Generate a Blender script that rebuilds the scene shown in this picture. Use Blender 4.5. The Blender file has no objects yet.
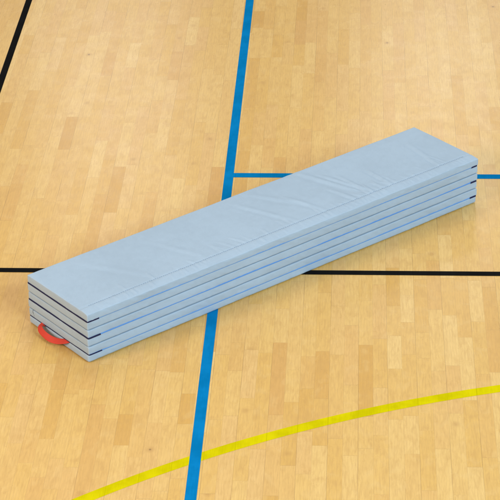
import bpy, bmesh, math, random
from mathutils import Vector, Matrix, noise
random.seed(7)
S = bpy.context.scene
COL = S.collection

# ------------------------------------------------------------------ camera
# World frame: the floor lines run along X and Y, the origin is the near
# bottom corner of the folded mat, units are metres.
YAW = math.radians(-3.119)
def to_floor(v):
    c, s = math.cos(YAW), math.sin(YAW)
    return Vector((c*v[0] + s*v[1], -s*v[0] + c*v[1], v[2]))
TH, RO = math.radians(28.646), math.radians(-1.079)
fwd = Vector((0, math.cos(TH), -math.sin(TH)))
up0 = Vector((0, math.sin(TH), math.cos(TH)))
rt0 = Vector((1, 0, 0))
rt = math.cos(RO)*rt0 + math.sin(RO)*up0
up = -math.sin(RO)*rt0 + math.cos(RO)*up0
R, U, F = to_floor(rt), to_floor(up), to_floor(fwd)
cam = bpy.data.cameras.new('camera')
cam.sensor_width = 36; cam.lens = 160.6
cam.clip_start = 0.1; cam.clip_end = 200
camo = bpy.data.objects.new('camera', cam); COL.objects.link(camo)
CP = to_floor((0.7285, -8.5382, 5.2284))
M = Matrix((R, U, -F)).transposed().to_4x4(); M.translation = CP
camo.matrix_world = M
S.camera = camo

# ------------------------------------------------------------------ light
S.view_settings.view_transform = 'Standard'
S.view_settings.look = 'None'
S.view_settings.exposure = 0.0
S.view_settings.gamma = 1
W = bpy.data.worlds.new('World'); S.world = W; W.use_nodes = True
bg = W.node_tree.nodes['Background']
bg.inputs['Color'].default_value = (1.0, 0.97, 0.92, 1)
bg.inputs['Strength'].default_value = 0.40

def area(name, loc, target, sx, sy, power, col):
    l = bpy.data.lights.new(name, 'AREA'); l.shape = 'RECTANGLE'
    l.size = sx; l.size_y = sy; l.energy = power; l.color = col
    o = bpy.data.objects.new(name, l); COL.objects.link(o)
    o.location = loc
    o.rotation_euler = (Vector(target) - Vector(loc)).to_track_quat('-Z', 'Y').to_euler()
    return o
area('ceiling_or_fill_lamp', (0.8, 5.0, 8.0), (0.8, 3.5, 0), 7, 5, 250, (1.0, 0.97, 0.92))
area('ceiling_or_fill_lamp', (-6.5, -4.5, 4.6), (0.2, 0.3, 0.1), 4, 3, 690, (1.0, 0.83, 0.69))  # warm fill, added at the left to brighten the mat's near end
area('window_light', (8.5, -8.0, 7.6), (0.9, 0.7, 0.1), 6.5, 4, 2020, (0.69, 0.865, 1.0))
for wx, wp in ((-1.2, 30), (2.0, 34), (-4.6, 30), (5.2, 36)):          # unseen tall windows, added to lay a pale sheen on the far floor
    area('window_light', (wx, 11.0, 4.1), (wx, 0.0, 0.3), 1.5, 2.6, wp, (1.0, 0.99, 0.97))

# ------------------------------------------------------------------ materials
SW = 0.0645                                           # width of one maple strip
class NT:
    def __init__(s, name):
        s.m = bpy.data.materials.new(name); s.m.use_nodes = True
        s.t = s.m.node_tree; s.b = s.t.nodes['Principled BSDF']
    def n(s, kind, **kw):
        d = s.t.nodes.new(kind)
        for k, v in kw.items():
            if k in ('inp',):
                for i, x in v.items():
                    if isinstance(x, bpy.types.NodeSocket): s.t.links.new(x, d.inputs[i])
                    else: d.inputs[i].default_value = x
            else: setattr(d, k, v)
        return d
    def math(s, op, a, b=0.0, c=0.0, clamp=False):
        d = s.n('ShaderNodeMath', operation=op, use_clamp=clamp, inp={0: a, 1: b, 2: c}); return d.outputs[0]
    def remap(s, v, a, b, c, d, smooth=True):
        x = s.n('ShaderNodeMapRange', interpolation_type='SMOOTHSTEP' if smooth else 'LINEAR',
                inp={0: v, 1: a, 2: b, 3: c, 4: d}); return x.outputs[0]
    def mix(s, f, a, b, mode='MIX'):
        x = s.n('ShaderNodeMix', data_type='RGBA', blend_type=mode, inp={0: f, 6: a, 7: b}); return x.outputs[2]
    def set(s, **kw):
        for k, v in kw.items():
            i = s.b.inputs[k.replace('_', ' ')]
            if isinstance(v, bpy.types.NodeSocket): s.t.links.new(v, i)
            else: i.default_value = v
        return s

def noise_tex(t, vec, scale, detail=4, rough=0.5, dist=0.0):
    return t.n('ShaderNodeTexNoise', inp={'Vector': vec, 'Scale': scale, 'Detail': detail,
               'Roughness': rough, 'Distortion': dist}).outputs['Fac']

def wood_material():
    t = NT('varnished_maple')
    uv = t.n('ShaderNodeUVMap', uv_map='strip').outputs[0]
    uv2 = t.n('ShaderNodeUVMap', uv_map='strip_size').outputs[0]
    at = t.n('ShaderNodeAttribute', attribute_name='strip_tone').outputs['Color']
    sp = t.n('ShaderNodeSeparateColor', inp={0: at})
    tone, hue, seed = sp.outputs[0], sp.outputs[1], sp.outputs[2]
    x = t.n('ShaderNodeSeparateXYZ', inp={0: uv}); y = t.n('ShaderNodeSeparateXYZ', inp={0: uv2})
    u, v, ln, flag = x.outputs[0], x.outputs[1], y.outputs[0], y.outputs[1]
    off = t.math('MULTIPLY', seed, 97.0)
    # grain coordinates, each strip its own piece of timber
    fine = t.n('ShaderNodeCombineXYZ', inp={0: u, 1: t.math('MULTIPLY', v, 0.045), 2: off}).outputs[0]
    wide = t.n('ShaderNodeCombineXYZ', inp={0: u, 1: t.math('MULTIPLY', v, 0.22), 2: off}).outputs[0]
    blot = t.n('ShaderNodeCombineXYZ', inp={0: u, 1: t.math('MULTIPLY', v, 0.7), 2: off}).outputs[0]
    g1 = noise_tex(t, fine, 330, 5, 0.6)
    g2 = noise_tex(t, wide, 48, 3, 0.55, 1.2)
    g3 = noise_tex(t, blot, 17, 3, 0.5, 0.6)
    # flame: growth rings as distorted bands
    ring = t.n('ShaderNodeTexWave', wave_type='BANDS', bands_direction='X',
               inp={'Vector': wide, 'Scale': 22.0, 'Distortion': 7.0, 'Detail': 2.0, 'Detail Scale': 1.2}).outputs['Fac']
    pale = (0.690, 0.468, 0.200, 1); mid = (0.632, 0.390, 0.124, 1); deep = (0.555, 0.310, 0.080, 1)
    c = t.mix(t.remap(tone, 0.0, 0.62, 0, 1, False), pale, mid)
    c = t.mix(t.remap(tone, 0.62, 1.0, 0, 1, False), c, deep)
    c = t.mix(t.remap(hue, 0.5, 1.0, 0, 0.35, False), c, (0.60, 0.345, 0.165, 1))
    c = t.mix(t.remap(g2, 0.38, 0.70, 0, 0.34), c, (0.470, 0.268, 0.090, 1))
    c = t.mix(t.remap(g3, 0.50, 0.75, 0, 0.24), c, (0.50, 0.285, 0.098, 1))
    c = t.mix(t.remap(g3, 0.30, 0.48, 0.22, 0), c, (0.68, 0.475, 0.235, 1))
    c = t.mix(t.remap(ring, 0.55, 1.0, 0, 0.13), c, (0.42, 0.225, 0.075, 1))
    c = t.mix(t.remap(g1, 0.45, 0.72, 0, 0.30), c, (0.40, 0.215, 0.07, 1))
    # small knots and mineral flecks, rare
    kv = t.n('ShaderNodeCombineXYZ', inp={0: u, 1: t.math('MULTIPLY', v, 0.8), 2: off}).outputs[0]
    vo = t.n('ShaderNodeTexVoronoi', inp={'Vector': kv, 'Scale': 11.0})
    pick = t.n('ShaderNodeSeparateColor', inp={0: vo.outputs['Color']}).outputs[0]
    wob = t.math('ADD', vo.outputs['Distance'], t.math('MULTIPLY', g1, 0.06))
    knot = t.math('MULTIPLY', t.remap(wob, 0.05, 0.12, 1, 0), t.math('GREATER_THAN', pick, 0.95))
    halo = t.math('MULTIPLY', t.remap(wob, 0.05, 0.34, 0.5, 0), t.math('GREATER_THAN', pick, 0.95))
    c = t.mix(halo, c, (0.40, 0.21, 0.07, 1))
    c = t.mix(t.math('MULTIPLY', knot, 0.75), c, (0.12, 0.06, 0.025, 1))
    # joints: between strips of a board faint, between boards darker
    hw = 0.5*SW
    e_r = t.math('SUBTRACT', hw, u)                     # to right edge
    e_l = t.math('ADD', hw, u)
    e_board = t.mix(flag, t.n('ShaderNodeCombineXYZ', inp={0: e_l}).outputs[0], t.n('ShaderNodeCombineXYZ', inp={0: e_r}).outputs[0])
    e_inner = t.mix(flag, t.n('ShaderNodeCombineXYZ', inp={0: e_r}).outputs[0], t.n('ShaderNodeCombineXYZ', inp={0: e_l}).outputs[0])
    eb = t.n('ShaderNodeSeparateColor', inp={0: e_board}).outputs[0]
    ei = t.n('ShaderNodeSeparateColor', inp={0: e_inner}).outputs[0]
    ends = t.math('MINIMUM', v, t.math('SUBTRACT', ln, v))
    geo = t.n('ShaderNodeNewGeometry').outputs['Position']
    wear = t.remap(noise_tex(t, geo, 2.3, 2), 0.35, 0.65, 0.35, 1.0)
    j = t.math('MAXIMUM', t.math('MULTIPLY', t.remap(eb, 0.0007, 0.0016, 0.42, 0), wear),
               t.math('MAXIMUM', t.remap(ei, 0.0005, 0.0013, 0.16, 0), t.math('MULTIPLY', t.remap(ends, 0.0007, 0.0018, 0.27, 0), wear)))
    c = t.mix(1.0, c, (1.0, 0.985, 0.81, 1), 'MULTIPLY')
    c = t.mix(j, c, (0.16, 0.075, 0.028, 1))
    rgh = t.remap(noise_tex(t, geo, 9.0, 4), 0.3, 0.7, 0.265, 0.305)
    # varnish: slow waviness plus the joints
    h = t.math('SUBTRACT', t.math('MULTIPLY', noise_tex(t, geo, 26.0, 2), 0.10), t.math('MULTIPLY', j, 0.5))
    bp = t.n('ShaderNodeBump', inp={'Strength': 0.014, 'Distance': 0.004, 'Height': h}).outputs[0]
    t.set(Base_Color=c, Roughness=rgh, Normal=bp, IOR=1.45, Specular_IOR_Level=0.45)
    return t.m

def fabric(name, col, rough=0.55, grain=0.55):
    t = NT(name)
    p = t.n('ShaderNodeTexCoord').outputs['Object']
    big = noise_tex(t, p, 3.5, 4, 0.55)
    mid = noise_tex(t, p, 30, 4, 0.6)
    d = [x*0.96 for x in col]; l = [min(1, x*1.03) for x in col]
    c = t.mix(t.remap(t.math('ADD', t.math('MULTIPLY', big, .6), t.math('MULTIPLY', mid, .4)), 0.35, 0.65, 0, 1), (*d, 1), (*l, 1))
    # scuffs: small pale rubbed patches
    sc = noise_tex(t, p, 75, 5, 0.7)
    c = t.mix(t.remap(sc, 0.62, 0.78, 0, 0.08), c, (*[min(1, x*1.25) for x in col], 1))
    fine = noise_tex(t, p, 900, 2, 0.5)
    weave = t.n('ShaderNodeTexVoronoi', inp={'Vector': p, 'Scale': 420.0}).outputs['Distance']
    h = t.math('ADD', t.math('MULTIPLY', fine, 0.5), t.math('ADD', t.math('MULTIPLY', weave, 0.6), t.math('MULTIPLY', mid, 1.2)))
    bp = t.n('ShaderNodeBump', inp={'Strength': grain, 'Distance': 0.0012, 'Height': h}).outputs[0]
    t.set(Base_Color=c, Roughness=rough, Normal=bp, Specular_IOR_Level=0.22)
    return t.m

def paint(name, col):
    t = NT(name)
    p = t.n('ShaderNodeNewGeometry').outputs['Position']
    st = t.n('ShaderNodeMapping', inp={'Vector': p, 'Scale': (1.0, 0.08, 1.0)}).outputs[0]
    w = noise_tex(t, st, 160, 4, 0.6); b = noise_tex(t, p, 7, 4, 0.6)
    f = t.remap(t.math('ADD', t.math('MULTIPLY', w, .25), t.math('MULTIPLY', b, .75)), 0.35, 0.65, 0, 1)
    c = t.mix(f, (*[x*0.86 for x in col], 1), (*[min(1, x*1.08 + 0.001) for x in col], 1))
    sc = noise_tex(t, p, 60, 5, 0.7)
    c = t.mix(t.remap(sc, 0.68, 0.80, 0, 0.25), c, (*[min(1, x*1.3 + 0.015) for x in col], 1))
    # the board joints telegraph through the paint
    px = t.n('ShaderNodeSeparateXYZ', inp={0: p}).outputs[0]
    fr = t.math('FRACT', t.math('DIVIDE', t.math('ADD', px, 6.02), 2*SW))
    ed = t.math('MINIMUM', fr, t.math('SUBTRACT', 1.0, fr))
    jt = t.math('MULTIPLY', t.remap(ed, 0.004, 0.013, 0.45, 0), t.remap(b, 0.35, 0.6, 0.3, 1.0))
    c = t.mix(jt, c, (*[x*0.35 for x in col], 1))
    bp = t.n('ShaderNodeBump', inp={'Strength': 0.08, 'Distance': 0.003, 'Height': noise_tex(t, p, 26, 3)}).outputs[0]
    t.set(Base_Color=c, Roughness=0.42, Normal=bp, Specular_IOR_Level=0.0)
    return t.m

M_WOOD = wood_material()
M_BLUE = paint('blue_line_paint', (0.002, 0.165, 0.40))
M_BLACK = paint('black_line_paint', (0.008, 0.008, 0.008))
M_YELLOW = paint('yellow_line_paint', (0.55, 0.47, 0.002))
M_FAB = fabric('light_blue_vinyl', (0.320, 0.411, 0.500))
M_NAVY = fabric('navy_tape', (0.006, 0.008, 0.045), 0.55)
M_PIPE = fabric('blue_tape', (0.085, 0.235, 0.56), 0.5)
M_PIPE2 = fabric('faded_blue_tape', (0.11, 0.26, 0.55), 0.5)
M_RED = fabric('red_webbing', (0.52, 0.044, 0.024), 0.55, 0.6)
M_THREAD = fabric('grey_blue_thread', (0.15, 0.21, 0.30), 0.6)
M_DKTHREAD = fabric('dark_thread', (0.03, 0.03, 0.04), 0.6)

# ------------------------------------------------------------------ helpers
def link(name, bm, mat, parent=None, smooth=True, loc=None):
    me = bpy.data.meshes.new(name); bm.to_mesh(me); bm.free()
    if smooth:
        for p in me.polygons: p.use_smooth = True
    me.materials.append(mat)
    o = bpy.data.objects.new(name, me); COL.objects.link(o)
    if parent: o.parent = parent
    if loc: o.location = loc
    return o

# ------------------------------------------------------------------ floor
def build_floor():
    X0, Y0, NX, LY = -6.02, -7.0, 226, 20.0
    bm = bmesh.new()
    uv = bm.loops.layers.uv.new('strip'); uv2 = bm.loops.layers.uv.new('strip_size')
    ca = bm.loops.layers.float_color.new('strip_tone')
    rnd = random.Random(23)
    for i in range(NX):
        x = X0 + i*SW
        y = Y0 - rnd.random()*0.5
        flag = float(i % 2)
        while y < Y0 + LY:
            L = rnd.choice((rnd.uniform(0.22, 0.45), rnd.uniform(0.35, 0.75), rnd.uniform(0.4, 0.8)))
            y2 = y + L
            vs = [bm.verts.new(q) for q in ((x, y, 0), (x + SW, y, 0), (x + SW, y2, 0), (x, y2, 0))]
            f = bm.faces.new(vs)
            tone = min(1, max(0, rnd.gauss(0.40, 0.21)))
            if rnd.random() < 0.03: tone = rnd.uniform(0.7, 0.95)
            col = (tone, rnd.random(), rnd.random(), 1)
            for lp, (a, b) in zip(f.loops, ((-SW/2, 0), (SW/2, 0), (SW/2, L), (-SW/2, L))):
                lp[uv].uv = (a, b); lp[uv2].uv = (L, flag); lp[ca] = col
            y = y2
    o = link('floor', bm, M_WOOD, smooth=False)
    o['kind'] = 'structure'
    return o
floor = build_floor()

def line_strip(pts, w, z, mat, label):
    """a painted line of width w along pts, as one thin film of paint"""
    bm = bmesh.new(); prev = None
    for i, p in enumerate(pts):
        a = Vector(pts[max(0, i-1)]); b = Vector(pts[min(len(pts)-1, i+1)])
        d = (b - a).normalized(); nrm = Vector((-d.y, d.x))
        l = Vector(p) + nrm*w/2; r = Vector(p) - nrm*w/2
        cur = (bm.verts.new((l.x, l.y, z)), bm.verts.new((r.x, r.y, z)))
        if prev: bm.faces.new((prev[1], cur[1], cur[0], prev[0]))
        prev = cur
    o = link('court_line', bm, mat, floor, smooth=False)
    o['label'] = label
    return o
line_strip([(0.525, -7), (0.525, 13)], 0.048, 0.0010, M_BLUE, 'long blue court line passing under the folded mat')
line_strip([(0.549, 1.881), (8.4, 1.881)], 0.050, 0.0010, M_BLUE, 'blue court line branching to the right behind the folded mat')
line_strip([(-0.840, 0.871), (-0.840, 13)], 0.038, 0.0010, M_BLACK, 'black court line in the far left corner')
line_strip([(-6.0, 0.850), (8.4, 0.850)], 0.042, 0.0014, M_BLACK, 'black court line crossing from left to right under the folded mat')
cx, cy, rr = 3.168, -4.977, 4.987
line_strip([(cx + rr*math.cos(math.radians(a)), cy + rr*math.sin(math.radians(a))) for a in range(20, 171)],
           0.056, 0.0006, M_YELLOW, 'curved yellow court line in front of the folded mat')

# ------------------------------------------------------------------ folded mat
ML, MW, MH = 2.400, 0.475, 0.255
NP = 6; PT = MH/NP
ANG = math.radians(41.456)
mat = bpy.data.objects.new('folding_mat', None); COL.objects.link(mat)
mat.empty_display_size = 0.3
mat.rotation_euler = (0, 0, ANG)
mat['label'] = 'long light blue padded gym mat folded into a six-layer stack with a red strap handle'
mat['category'] = 'gym mat'

def axis(lo, hi, r, step):
    """coordinates along one side: fine inside the rounded edges, even between"""
    k = [0, .12, .3, .5, .72, 1.0]
    a = [lo + r*t for t in k]; b = [hi - r*t for t in reversed(k)]
    n = max(2, int(round((hi - lo - 2*r)/step)))
    return a + [lo + r + (hi - lo - 2*r)*i/n for i in range(1, n)] + b

def rounded_box(xs, ys, zs, r, disp):
    lo = Vector((xs[0], ys[0], zs[0])); hi = Vector((xs[-1], ys[-1], zs[-1]))
    bm = bmesh.new(); cache = {}
    def V(i, j, k):
        key = (i, j, k)
        if key not in cache:
            p = Vector((xs[i], ys[j], zs[k]))
            q = Vector([min(max(p[a], lo[a]+r), hi[a]-r) for a in range(3)])
            d = p - q; n = d.normalized() if d.length > 1e-9 else Vector((0, 0, 1))
            p = q + n*r
            cache[key] = bm.verts.new(disp(p, n))
        return cache[key]
    nx, ny, nz = len(xs)-1, len(ys)-1, len(zs)-1
    for i in range(nx):
        for j in range(ny):
            bm.faces.new((V(i, j, nz), V(i+1, j, nz), V(i+1, j+1, nz), V(i, j+1, nz)))
            bm.faces.new((V(i, j, 0), V(i, j+1, 0), V(i+1, j+1, 0), V(i+1, j, 0)))
    for i in range(nx):
        for k in range(nz):
            bm.faces.new((V(i, 0, k), V(i+1, 0, k), V(i+1, 0, k+1), V(i, 0, k+1)))
            bm.faces.new((V(i, ny, k), V(i, ny, k+1), V(i+1, ny, k+1), V(i+1, ny, k)))
    for j in range(ny):
        for k in range(nz):
            bm.faces.new((V(0, j, k), V(0, j, k+1), V(0, j+1, k+1), V(0, j+1, k)))
            bm.faces.new((V(nx, j, k), V(nx, j+1, k), V(nx, j+1, k+1), V(nx, j, k+1)))
    return bm

def nz(x, y, z): return noise.noise(Vector((x, y, z)))

# wrinkles of the top cover: (x0,y0,x1,y1,height,width) in mat coordinates
SEAM = 0.070
WR = []
def wr(x0, y0, x1, y1, h, w): WR.append((x0, y0, x1, y1, h, w))
SEAM = 0.059
wr(1.671, .369, 1.751, .075, 1.0, .012)
wr(1.600, .462, 1.690, .150, 1.3, .016)
wr(1.881, .250, 1.875, .066, 1.3, .011)
wr(1.385, .300, 1.451, .066, 1.0, .013)
wr(1.733, .300, 1.737, .075, 1.2, .010)
wr(1.152, .400, 1.277, .066, 0.9, .015)
wr(1.273, .430, 1.423, .180, 0.8, .018)
wr(1.603, .225, 1.640, .072, 1.1, .010)
wr(2.237, .340, 2.196, .066, 0.9, .012)
wr(0.62, .36, 0.73, .070, 0.6, .016)
wr(0.25, .40, 0.42, .12, 0.5, .02)
rw = random.Random(5)
for i in range(46):                                   # small puckers drawn in by the stitching
    x = rw.triangular(0.05, 2.35, 1.75)
    L = rw.uniform(0.02, 0.11)
    wr(x, SEAM + L, x + L*rw.uniform(-0.15, 0.4), SEAM, rw.uniform(0.3, 0.9), rw.uniform(0.005, 0.009))
for i in range(90):                                   # and in the strip between seam and edge
    x = rw.uniform(0.03, 2.37)
    wr(x, SEAM, x + rw.uniform(-0.012, 0.012), 0.004, rw.uniform(0.2, 0.6), rw.uniform(0.004, 0.008))
BIN = {}
for w in WR:
    for b in range(int((min(w[0], w[2]) - .06)*10), int((max(w[0], w[2]) + .06)*10) + 1):
        BIN.setdefault(b, []).append(w)
def wrinkles(x, y):
    s = 0.0
    for x0, y0, x1, y1, h, w in BIN.get(int(x*10), ()):
        dx, dy = x1-x0, y1-y0; L2 = dx*dx + dy*dy
        t = ((x-x0)*dx + (y-y0)*dy)/L2
        if t < -0.1 or t > 1.1: continue
        d = ((x-x0)*dy - (y-y0)*dx)/math.sqrt(L2)
        if abs(d) > 3*w: continue
        env = max(0.0, math.sin(math.pi*min(1, max(0, (t+.1)/1.2))))**0.7
        e = d/w
        s += h*env*(math.exp(-e*e) - 0.55*math.exp(-(e-1.5)**2))
    return s*0.0034

# each layer sits a touch differently in the stack
OFF = [(-0.002, 0.003), (0.000, 0.001), (-0.001, 0.003), (0.002, 0.001), (0.001, 0.002), (0.001, -0.001)]
def build_panel(k):
    """k = 0 is the lowest layer"""
    topmost = k == NP-1
    z0 = k*PT + (0.0014 if k == 0 else 0.0006); z1 = (k+1)*PT - (0.0036 if k in (1, 3) else 0.0002)
    ox, oy = OFF[k]
    r = 0.0095 if k == 0 else 0.0032
    xs = axis(ox, ML + ox*0.5 - 0.002, r, 0.006 if topmost else 0.007)
    ys = axis(oy, MW + oy - 0.001, r, 0.0055 if topmost else 0.03)
    zs = axis(z0, z1, r, 0.006)
    zm = 0.5*(z0 + z1)
    def disp(p, n):
        x, y, z = p
        q = p.copy()
        zz = (z - zm)/(0.5*PT)
        side = max(0.0, 1 - zz*zz)
        # foam swelling out of the front and end faces, a little uneven
        fr = n.y*n.y; en = n.x*n.x; tp = max(0.0, n.z)
        if abs(n.y) > .3:
            q.y += n.y*(0.0008*side + 0.0022*nz(x*5, k*3.1, z*12) + 0.0014*nz(x*26 + z*30, k*5.7, z*30) + 0.0010*nz(x*70 + z*90, k*2.2, z*60))
            # cloth pulled toward the seams
            q.y += n.y*0.0009*math.sin(x*9 + k*2)*zz
        if abs(n.x) > .3:
            q.x += n.x*(0.0010*side + 0.0016*nz(y*8, k*4.3, z*14) + 0.0005*nz(y*60, k, z*60))
        # the layers never lie quite flat on each other
        q.z += 0.0010*nz(x*2.4, y*3, z0*0 + round(z/PT)*7.7)
        # corners of the soft panels are slightly squeezed
        e = max(0, 1 - min(x, ML - x)/0.05)
        q.z += -0.0010*e*e*max(0, zz)
        if topmost and zz > 0:
            wgt = min(1, zz)
            q.z += wgt*(0.0012*nz(x*3.1, y*5, 1.7) + 0.0006*nz(x*9, y*14, 4.2))
            ey = min(1, max(0, (y - 0.004)/0.014)); q.z += wgt*tp*ey*wrinkles(x, y)
            if y < SEAM:                              # front strip rolls down to the edge
                f = min(1, (SEAM - y)/SEAM)
                q.z -= wgt*0.0055*f**1.6
            if tp > .2:
                s = (y - SEAM)/0.006
                q.z -= 0.0016*math.exp(-s*s)          # stitched groove
                b = min(y, MW-y, 0.06)/0.06
                q.z -= tp*0.0006*(1-b)**2
        return q
    bm = rounded_box(xs, ys, zs, r, disp)
    bmesh.ops.recalc_face_normals(bm, faces=bm.faces[:])
    return link('panel', bm, M_FAB, mat)
panels = [build_panel(k) for k in range(NP)]
panels[-1]['label'] = 'topmost padded layer with a stitched seam along its front edge'

def top_z(x, y):
    f = max(0, (SEAM - y)/SEAM)
    return MH - 0.0004 + 0.0010*nz(x*2.4, y*3, NP*7.7) + 0.0012*nz(x*3.1, y*5, 1.7) + 0.0006*nz(x*9, y*14, 4.2) + wrinkles(x, y) - 0.0016 - 0.0055*f**1.6 - 0.0

def tube(bm, pts, ry, rz, segs=8, closed_ends=True):
    """elliptical cord along pts; rz is the vertical half height"""
    rings = []
    for i, p in enumerate(pts):
        p = Vector(p)
        a = Vector(pts[max(0, i-1)]); b = Vector(pts[min(len(pts)-1, i+1)])
        d = (b - a).normalized(); s = d.cross(Vector((0, 0, 1))).normalized(); u = s.cross(d)
        rings.append([bm.verts.new(p + s*ry*math.cos(t) + u*rz*math.sin(t)) for t in [2*math.pi*j/segs for j in range(segs)]])
    for A, B in zip(rings, rings[1:]):
        for j in range(segs):
            bm.faces.new((A[j], A[(j+1) % segs], B[(j+1) % segs], B[j]))
    bm.faces.new(rings[0][::-1]); bm.faces.new(rings[-1])

# stitching along the front of the top cover
bm = bmesh.new(); x = 0.05; rs = random.Random(3)
while x < ML - 0.05:
    L = rs.uniform(0.0065, 0.0085)
    y = SEAM + 0.0012*nz(x*4, 0, 9)
    tube(bm, [(x + L*t, y, top_z(x + L*t, y) + (0.0009 if 0 < t < 1 else -0.0006)) for t in (0, .15, .5, .85, 1)], 0.0008, 0.0007, 6)
    x += L + rs.uniform(0.0025, 0.0045)
link('stitching', bm, M_THREAD, panels[-1])

# hinge tape closing every second gap at the front, the others at the back
def hinge(k, y, mt):
    z = k*PT; bm = bmesh.new()
    h = 0.0031
    tube(bm, [(0.012 + (ML - 0.024)*i/120, y + 0.0008*nz(i*.12, k, 2), z + 0.0004 + 0.0010*nz((0.012 + (ML-.024)*i/120)*2.4, y*3, k*7.7)) for i in range(121)], 0.0022, h, 8)
    return link('hinge_tape', bm, mt, mat)
for k in (1, 3, 5): hinge(k, 0.0014, M_PIPE if k == 3 else M_PIPE2)
for k in (2, 4): hinge(k, MW - 0.0022, M_PIPE)

# navy edging: along the gap at each end, wrapping round both corners
def edging(k, end):
    z = k*PT + 0.0004
    xe = 0.0012 if end == 0 else ML - 0.0012
    sg = 1 if end == 0 else -1
    wrap = (0.066 if end == 0 else 0.048)*(1.0 + 0.06*math.sin(k*2.1))
    r = 0.007; pts = []
    def add(x, y): pts.append((x, y, z + 0.0010*nz(x*2.4, y*3, k*7.7)))
    yf, yb = -0.0002, MW - 0.0002
    n = 10
    if end == 1:                                      # here only a short tab shows, set in from the corner
        for i in range(n + 1): add(xe - wrap + (wrap - 0.010)*i/n, yf)
    else:
        for i in range(n): add(xe + sg*(wrap + (r - wrap)*i/n), yf)
        for i in range(7):
            a = math.pi/2*i/6
            add(xe + sg*(r - r*math.sin(a)), yf + r - r*math.cos(a))
        for i in range(1, 40): add(xe + 0.0006*nz(i*.3, k, 5), yf + r + (yb - yf - 2*r)*i/40)
        for i in range(7):
            a = math.pi/2*i/6
            add(xe + sg*(r - r*math.cos(a)), yb - r + r*math.sin(a))
        for i in range(1, n + 1): add(xe + sg*(r + (wrap - r)*i/n), yb)
    bm = bmesh.new()
    tube(bm, pts, 0.0030, (0.0044 if k > 1 else 0.0030) if end == 0 else 0.0046, 8)
    return link('edging', bm, M_NAVY, mat)
for k in (1, 3, 5):
    for end in (0, 1): edging(k, end)

# red carrying strap sewn into the lowest gap of the near end
def catmull(P, n):
    out = []
    for i in range(len(P)-1):
        p0 = P[max(0, i-1)]; p1 = P[i]; p2 = P[i+1]; p3 = P[min(len(P)-1, i+2)]
        for j in range(n):
            t = j/n
            out.append(0.5*((2*p1) + (p2-p0)*t + (2*p0-5*p1+4*p2-p3)*t*t + (3*p1-p0-3*p2+p3)*t**3))
    out.append(P[-1]); return out
C = [Vector(v) for v in ((0.020, .360, .0425), (0.000, .360, .0425), (-.018, .358, .041), (-.033, .338, .036), (-.038, .298, .030),
                         (-.035, .256, .026), (-.025, .216, .028), (-.011, .186, .035), (0.002, .168, .0412), (0.022, .160, .0425))]
Wv = [Vector(v) for v in ((0, .9, .1), (0, .9, .15), (-.35, .7, -.35), (-.50, .28, -.75), (-.50, .1, -.80),
                          (-.60, 0, -.70), (-.75, -.25, -.50), (-.65, -.6, -.30), (-.1, -.9, -.05), (0, -.9, 0))]
cs = catmull(C, 14); wv = catmull(Wv, 14)
bm = bmesh.new(); rings = []
HW = 0.0150; TK = 0.0013
for i, (c, w) in enumerate(zip(cs, wv)):
    d = (cs[min(i+1, len(cs)-1)] - cs[max(0, i-1)]).normalized()
    w = (w - d*w.dot(d)); w = w.normalized()
    n = d.cross(w).normalized()
    ring = []
    for a, b in ((-1, -.6), (-.95, -1), (-.5, -1.05), (0, -1), (.5, -1.05), (.95, -1), (1, -.6), (1, .6), (.95, 1), (.5, 1.05), (0, 1), (-.5, 1.05), (-.95, 1), (-1, .6)):
        rib = 1.0 + 0.16*(i % 2)
        ring.append(bm.verts.new(c + w*HW*a + n*TK*b*rib))
    rings.append(ring)
for A, B in zip(rings, rings[1:]):
    m = len(A)
    for j in range(m): bm.faces.new((A[j], A[(j+1) % m], B[(j+1) % m], B[j]))
bm.faces.new(rings[0][::-1]); bm.faces.new(rings[-1])
bmesh.ops.recalc_face_normals(bm, faces=bm.faces[:])
handle = link('handle', bm, M_RED, mat)
handle['label'] = 'red webbing carrying strap'

# a loose thread hanging from the fourth gap near the far corner of the end
bm = bmesh.new()
tube(bm, [(-.0022 - .0012*math.sin(i*.7), .438 + .004*math.sin(i*.55), .086 - .0042*i) for i in range(9)], .0007, .0007, 6)
link('loose_thread', bm, M_DKTHREAD, mat)
